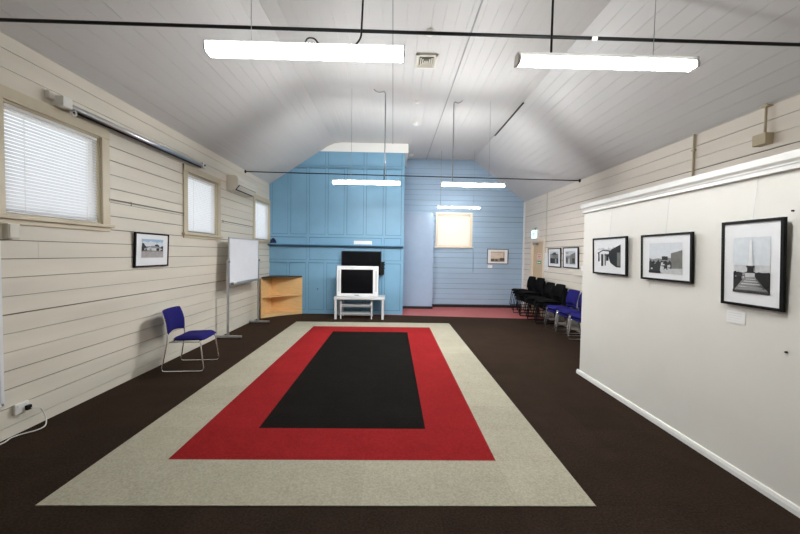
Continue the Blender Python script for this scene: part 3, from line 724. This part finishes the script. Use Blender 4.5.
# ------------------------------------------------------------------ mantel and things on it
r = thing('mantel_shelf', 'long dark blue mantel shelf across the blue panelled chimney wall', 'shelf', (-1.46, YP, 1.77))
m = MB(); m.box(XL + .002, .27, YP - .18, YP - .001, 1.785, 1.815); m.build('board', 'panel_blue_trim', r, bevel=.004)
m = MB(); m.prism([(YP - .001, 1.74), (YP - .03, 1.74), (YP - .06, 1.755), (YP - .165, 1.77), (YP - .165, 1.785), (YP - .001, 1.785)], 'x', XL + .002, .262); m.build('moulding', 'mantel_dark', r)
r = thing('media_box', 'small white box lying on the mantel shelf above the televisions', 'box', (-.77, YP - .1, 1.815))
m = MB(); m.box(-1.0, -.545, YP - .165, YP - .04, 1.8155, 1.905); m.build('case', 'white_plastic', r, bevel=.008)
m = MB(); m.box(-.92, -.63, YP - .168, YP - .165, 1.84, 1.862); m.build('front_slot', 'silver_plastic', r)
m = MB()
m.grid(lambda u, v: ((-3.07 + (.075 + .012 * math.sin(5 * u * 6.28)) * math.cos(u * 2 * PI) * math.sin(v * PI * .5 + .02)), (YP - .09 + .06 * math.sin(u * 2 * PI) * math.sin(v * PI * .5 + .02)), 1.8155 + .12 * math.cos(v * PI * .5) ** 1.4 * (1 + .1 * math.sin(u * 19))), 28, 8)
m.add([(-3.14, YP - .14, 1.8155), (-3.0, YP - .14, 1.8155), (-3.0, YP - .04, 1.8155), (-3.14, YP - .04, 1.8155)], [(3, 2, 1, 0)])
tag(m.build('cloth_bundle', 'navy_cloth', smooth=True), 'small dark navy cloth bundle at the left end of the mantel', 'cloth')

# ------------------------------------------------------------------ televisions
TX0, TX1, TY = -1.355, -.345, 8.78; tz0, tz1 = .535, 1.275
r = thing('crt_television', 'bulky silver framed tube television with a black screen on the grey stand', 'television', ((TX0 + TX1) / 2, TY + .25, tz0))
m = MB(); sx0, sx1, sz0, sz1 = TX0 + .10, TX1 - .13, tz0 + .07, tz1 - .085
m.box(TX0, sx0, TY, TY + .12, tz0, tz1); m.box(sx1, TX1, TY, TY + .12, tz0, tz1); m.box(sx0, sx1, TY, TY + .12, tz0, sz0); m.box(sx0, sx1, TY, TY + .12, sz1, tz1)
m.build('bezel', 'silver_plastic', r, bevel=.008)
m = MB(); cx, cz = (sx0 + sx1) / 2, (sz0 + sz1) / 2; hw, hh = (sx1 - sx0) / 2, (sz1 - sz0) / 2
m.grid(lambda u, v: (cx + hw * (2 * u - 1), TY + .012 + .03 * ((2 * u - 1) ** 2 + (2 * v - 1) ** 2) * .5, cz + hh * (2 * v - 1)), 12, 10)
m.build('screen', 'screen_glass', r, smooth=True)
m = MB(); a = [(TX0 + .02, tz0 + .01), (TX1 - .02, tz0 + .01), (TX1 - .02, tz1 - .01), (TX0 + .02, tz1 - .01)]; b = [(TX0 + .2, tz0 + .03), (TX1 - .2, tz0 + .03), (TX1 - .2, tz1 - .2), (TX0 + .2, tz1 - .2)]
m.add([(x, TY + .12, z) for x, z in a] + [(x, TY + .47, z) for x, z in b], [(0, 1, 2, 3), (7, 6, 5, 4)] + [(i, (i + 1) % 4, 4 + (i + 1) % 4, 4 + i) for i in range(4)])
m.build('rear_housing', 'silver_plastic', r, bevel=.01)
for gx in (TX0 + .03, TX1 - .075):
    m = MB(); m.box(gx, gx + .045, TY - .002, TY + .001, tz0 + .12, tz0 + .63); m.build('speaker_grille', 'stand_grey', r, bevel=.001)
m = MB(); m.box(cx - .05, cx + .05, TY - .003, TY + .001, tz0 + .02, tz0 + .04); m.build('control_strip', 'grey_metal', r)

r = thing('tv_stand', 'light grey metal television stand with two lower shelves', 'stand', (-.78, 8.85, 0))
m = MB(); m.box(-1.40, -.18, 8.62, 9.24, .475, .53); m.build('top', 'stand_grey', r, bevel=.006)
for x, y in ((-1.355, 8.65), (-.225, 8.65), (-1.355, 9.2), (-.225, 9.2)):
    m = MB(); m.box(x - .027, x + .027, y - .022, y + .022, 0, .475); m.build('leg', 'stand_grey', r, bevel=.003)
for z in (.30, .10):
    m = MB(); m.box(-1.235, -.50, 8.70, 9.1, z, z + .028); m.box(-1.235, -.50, 8.70, 8.715, z - .012, z + .045); m.build('shelf', 'stand_grey', r, bevel=.003)
for x in (-1.235, -.495):
    for y in (8.69, 9.1):
        m = MB(); m.box(x - .014, x + .014, y - .014, y + .014, .0, .475); m.build('upright', 'stand_grey', r)

r = thing('flat_television', 'black flat television on a wall bracket, behind the silver tube television', 'television', (-.82, 9.3, 1.03))
m = MB(); m.box(-1.315, -.29, 9.262, 9.312, 1.03, 1.645); m.build('casing', 'black_plastic', r, bevel=.01)
m = MB(); m.box(-1.285, -.32, 9.259, 9.263, 1.075, 1.615); m.build('screen', 'dark_screen', r)
m = MB(); m.box(-1.0, -.6, 9.312, YP - .024, 1.2, 1.5)
for z in (1.36, 1.29, 1.2): m.tube([(-.5, 9.335, z), (-.20, 9.335, z + .01)], .012, 8)
m.box(-.34, -.22, 9.313, 9.353, 1.04, 1.36); m.build('wall_bracket', 'black_steel', r)
m = MB(); m.disc((-1.935, YP - .035, .645), .02, .036, 'y', 12); tag(m.build('knob', 'mantel_dark', bevel=.004), 'small dark knob on the blue panelling left of the television', 'knob')

# ------------------------------------------------------------------ corner shelf
r = thing('corner_shelf', 'light plywood corner shelf unit standing in the left corner before the blue panelling', 'shelf unit', (-2.75, 9.1, 0))
AX, AY, BX, BY = -3.13, 8.62, -2.33, 9.36
m = MB(); m.box(AX, AX + .018, AY, BY, 0, .955); m.build('side_panel', 'plywood', r)
m = MB(); m.box(AX + .018, BX, BY - .018, BY, 0, .955); m.build('back_panel', 'plywood', r)
def plate(z, t, inset, bulge, mtl, name):
    p0 = Vector((AX + .018, AY + inset)); p1 = Vector((BX - inset, BY - .018)); nrm = Vector((-(p1 - p0).y, (p1 - p0).x)).normalized()
    curve = [p0 + (p1 - p0) * (k / 14) + nrm * bulge * math.sin(PI * k / 14) for k in range(15)]
    m = MB(); m.prism([(AX + .018, BY - .018)] + [tuple(c) for c in curve], 'z', z, z + t); return m.build(name, mtl, r)
plate(.06, .02, .0, .06, 'plywood', 'shelf'); plate(.475, .02, .01, .10, 'plywood', 'shelf')
tag(plate(.955, .03, -.0, .03, 'dark_laminate', 'top'), 'dark laminate top')
p0 = Vector((AX + .018, AY)); p1 = Vector((BX, BY - .018)); nrm = Vector((-(p1 - p0).y, (p1 - p0).x)).normalized()
m = MB(); cu = [p0 + (p1 - p0) * (k / 14) + nrm * (.062 * math.sin(PI * k / 14) + .004) for k in range(15)]; ci = [c + nrm * .016 for c in cu]
for a, b, c, d in zip(cu, cu[1:], ci[1:], ci): m.prism([tuple(a), tuple(b), tuple(c), tuple(d)], 'z', 0, .06)
m.build('kickboard', 'plywood', r)

# ------------------------------------------------------------------ whiteboard on stand
r = thing('whiteboard', 'mobile whiteboard on a grey T-foot stand in front of the left wall', 'whiteboard', (-2.98, 7.35, 0))
BX_ = -2.965; b0, b1, c0, c1 = 6.60, 8.02, .985, 1.845
m = MB(); m.box(BX_ - .018, BX_, b0 + .015, b1 - .015, c0 + .015, c1 - .015); m.build('board', 'board_surface', r)
m = MB()
for a, b, c, d in ((b0, b1, c0, c0 + .02), (b0, b1, c1 - .02, c1), (b0, b0 + .02, c0, c1), (b1 - .02, b1, c0, c1)): m.box(BX_ - .022, BX_ + .004, a, b, c, d)
m.build('board_frame', 'aluminium', r, bevel=.003)
m = MB(); m.box(BX_ - .005, BX_ + .075, b0 + .02, b1 - .02, c0 - .012, c0 - .004); m.box(BX_ + .069, BX_ + .075, b0 + .02, b1 - .02, c0 - .004, c0 + .012); m.build('pen_tray', 'aluminium', r)
for y in (b0 - .028, b1 + .028):
    m = MB(); m.box(BX_ - .03, BX_ + .005, y - .02, y + .02, .05, 1.43); m.build('post', 'aluminium', r, bevel=.004)
    m = MB(); m.box(XL + .015, BX_ + .235, y - .028, y + .028, .018, .055); m.build('foot', 'aluminium', r, bevel=.006)
    for x in (XL + .04, BX_ + .21):
        m = MB(); m.disc((x, y, 0), .022, .02, 'z', 14); m.build('foot_pad', 'black_plastic', r)
    m = MB(); m.disc((BX_ + .005, y, 1.40), .022, .02, 'x', 14); m.build('pivot_knob', 'grey_metal', r)
r = thing('board_eraser', 'small white eraser on the left end of the whiteboard tray', 'eraser', (BX_ + .035, 6.72, c0 - .004))
m = MB(); m.box(BX_ + .008, BX_ + .062, 6.66, 6.78, c0 - .0035, c0 + .012); m.build('felt', 'grey_frame', r)
m = MB(); m.box(BX_ + .006, BX_ + .064, 6.655, 6.785, c0 + .012, c0 + .038); m.build('handle', 'white_plastic', r, bevel=.005)

# ------------------------------------------------------------------ sled-base chairs (local: faces +y)
def cushion(w, d, t, surf, nu=14, nv=14, e=3.2):
    """rounded pad; surf(a, b, side) maps a,b in -1..1 and height -1..1 to a point"""
    m = MB(); pts = []
    def sq(u, v):
        a, b = 2 * u - 1, 2 * v - 1
        return a, b
    for side in (1, -1):
        def fn(u, v):
            a, b = 2 * u - 1, 2 * v - 1
            k = max(0, (1 - abs(a) ** 7)) ** .5 * max(0, (1 - abs(b) ** 7)) ** .5
            ra = a * (1 - .04 * abs(b) ** 6); rb = b * (1 - .04 * abs(a) ** 6)
            return surf(ra, rb, side * k)
        m.grid(fn, nu, nv)
    return m
def seat_surf(a, b, k):
    y = .05 + .20 * b; x = .232 * a
    z = .430 + .034 * k - .018 * max(0, b - .5) ** 2 * 4 + .008 * a * a - .012 * (1 - b) * .5
    return (x, y, z)
def back_surf(a, b, k):
    z = .638 + .168 * b; x = .232 * a * (1 + .02 * b)
    if b < 0: z += .040 * (1 - a * a) * (-b)
    y = -.190 - .018 * (z - .47) / .33 - .055 * max(0, (z - .60) / .21) ** 1.6 - .03 * (1 - a * a) + .021 * k
    return (x, y, z)
def make_chair(name, label, fabric, metal):
    r = thing(name, label, 'chair')
    m = cushion(0, 0, 0, seat_surf); m.build('seat', fabric, r, world=False, smooth=True)
    m = cushion(0, 0, 0, back_surf); m.build('backrest', fabric, r, world=False, smooth=True)
    for s_ in (-1, 1):
        X0, X1 = s_ * .236, s_ * .255
        m = MB(); m.tube(fillet([(s_ * .205, -.262, .765), (s_ * .215, -.222, .62), (s_ * .228, -.205, .50), (X0, -.20, .405), (X1, -.262, .0095), (X1, .262, .0095), (X0, .215, .395), (X0, -.17, .39)], .04, 5), .0095, 8)
        m.build('sled_leg', metal, r, world=False, smooth=True)
    for y, z in ((.19, .396), (-.16, .39)):
        m = MB(); m.tube([(-.236, y, z), (.236, y, z)], .008, 8); m.build('crossbar', metal, r, world=False, smooth=True)
    m = MB(); m.tube([(-.215, -.228, .62), (-.1, -.268, .62), (.1, -.268, .62), (.215, -.228, .62)], .007, 8); m.build('back_rail', metal, r, world=False, smooth=True)
    return r
c = make_chair('visitor_chair', 'single blue chair with chrome sled legs standing alone by the left wall', 'blue_fabric', 'chrome')
c.location = (-2.745, 4.97, 0); c.rotation_euler = (0, 0, -PI / 2 + math.radians(5))
blk = make_chair('stacking_chair', 'x', 'black_fabric', 'black_steel')
used = False
lv = {4: ['bottom', 'second from the bottom', 'third from the bottom', 'topmost'], 3: ['bottom', 'middle', 'topmost'], 2: ['lower', 'upper']}
stacks = [(9.66, 4, 'black', 'stack nearest the blue wall'), (9.10, 4, 'black', 'second stack from the blue wall'), (8.58, 3, 'black', 'third stack from the blue wall'),
          (8.06, 3, 'black', 'black stack touching the blue chairs'), (7.54, 2, 'blue', 'stack touching the black chairs'), (7.02, 2, 'blue', 'middle blue stack by the right wall'), (6.50, 2, 'blue', 'stack partly hidden by the partition end')]
proto_blue = c
first = True
for y, n, colr, where in stacks:
    for k in range(n):
        if colr == 'black' and first: o = blk; first = False
        else: o = copy_tree(blk if colr == 'black' else proto_blue)
        o.name = 'stacking_chair'
        o.location = (3.63 - .036 * k, y + .011 * (-1) ** k, .0765 * k); o.rotation_euler = (0, 0, PI / 2)
        desc = 'black padded chair' if colr == 'black' else 'blue padded chair with chrome legs'
        tag(o, '%s, %s of the %s' % (desc, lv[n][k], where), 'chair', 'black chairs stacked along the right wall' if colr == 'black' else 'blue chairs stacked along the right wall')

# ------------------------------------------------------------------ daylight, camera
w = bpy.data.worlds.new('overcast_sky'); bpy.context.scene.world = w; w.use_nodes = True
bg = w.node_tree.nodes['Background']; bg.inputs['Color'].default_value = (.93, .97, 1, 1); bg.inputs['Strength'].default_value = 1.25

cam = bpy.data.cameras.new('camera'); co = bpy.data.objects.new('camera', cam); C.objects.link(co)
f, pit, yaw, roll, h = 360.672, .0365, .0204, .0157, 1.5906
cam.sensor_width = 36; cam.lens = 36 * f / 800; cam.clip_start = .05
fw = Vector((math.sin(yaw) * math.cos(pit), math.cos(yaw) * math.cos(pit), -math.sin(pit)))
rt = Vector((math.cos(yaw), -math.sin(yaw), 0)); up = rt.cross(fw)
rt2 = rt * math.cos(roll) + up * math.sin(roll); up2 = up * math.cos(roll) - rt * math.sin(roll)
mw = Matrix((rt2, up2, -fw)).transposed().to_4x4(); mw.translation = (0, 0, h)
co.matrix_world = mw
sc = bpy.context.scene; sc.camera = co
sc.view_settings.view_transform = 'Standard'; sc.view_settings.look = 'None'; sc.view_settings.gamma = 1
sc.view_settings.exposure = .34; sc.view_settings.use_curve_mapping = False
sc.cycles.use_denoising = True; sc.cycles.max_bounces = 10; sc.cycles.diffuse_bounces = 6; sc.cycles.transparent_max_bounces = 12
sc.cycles.caustics_reflective = False; sc.cycles.caustics_refractive = False
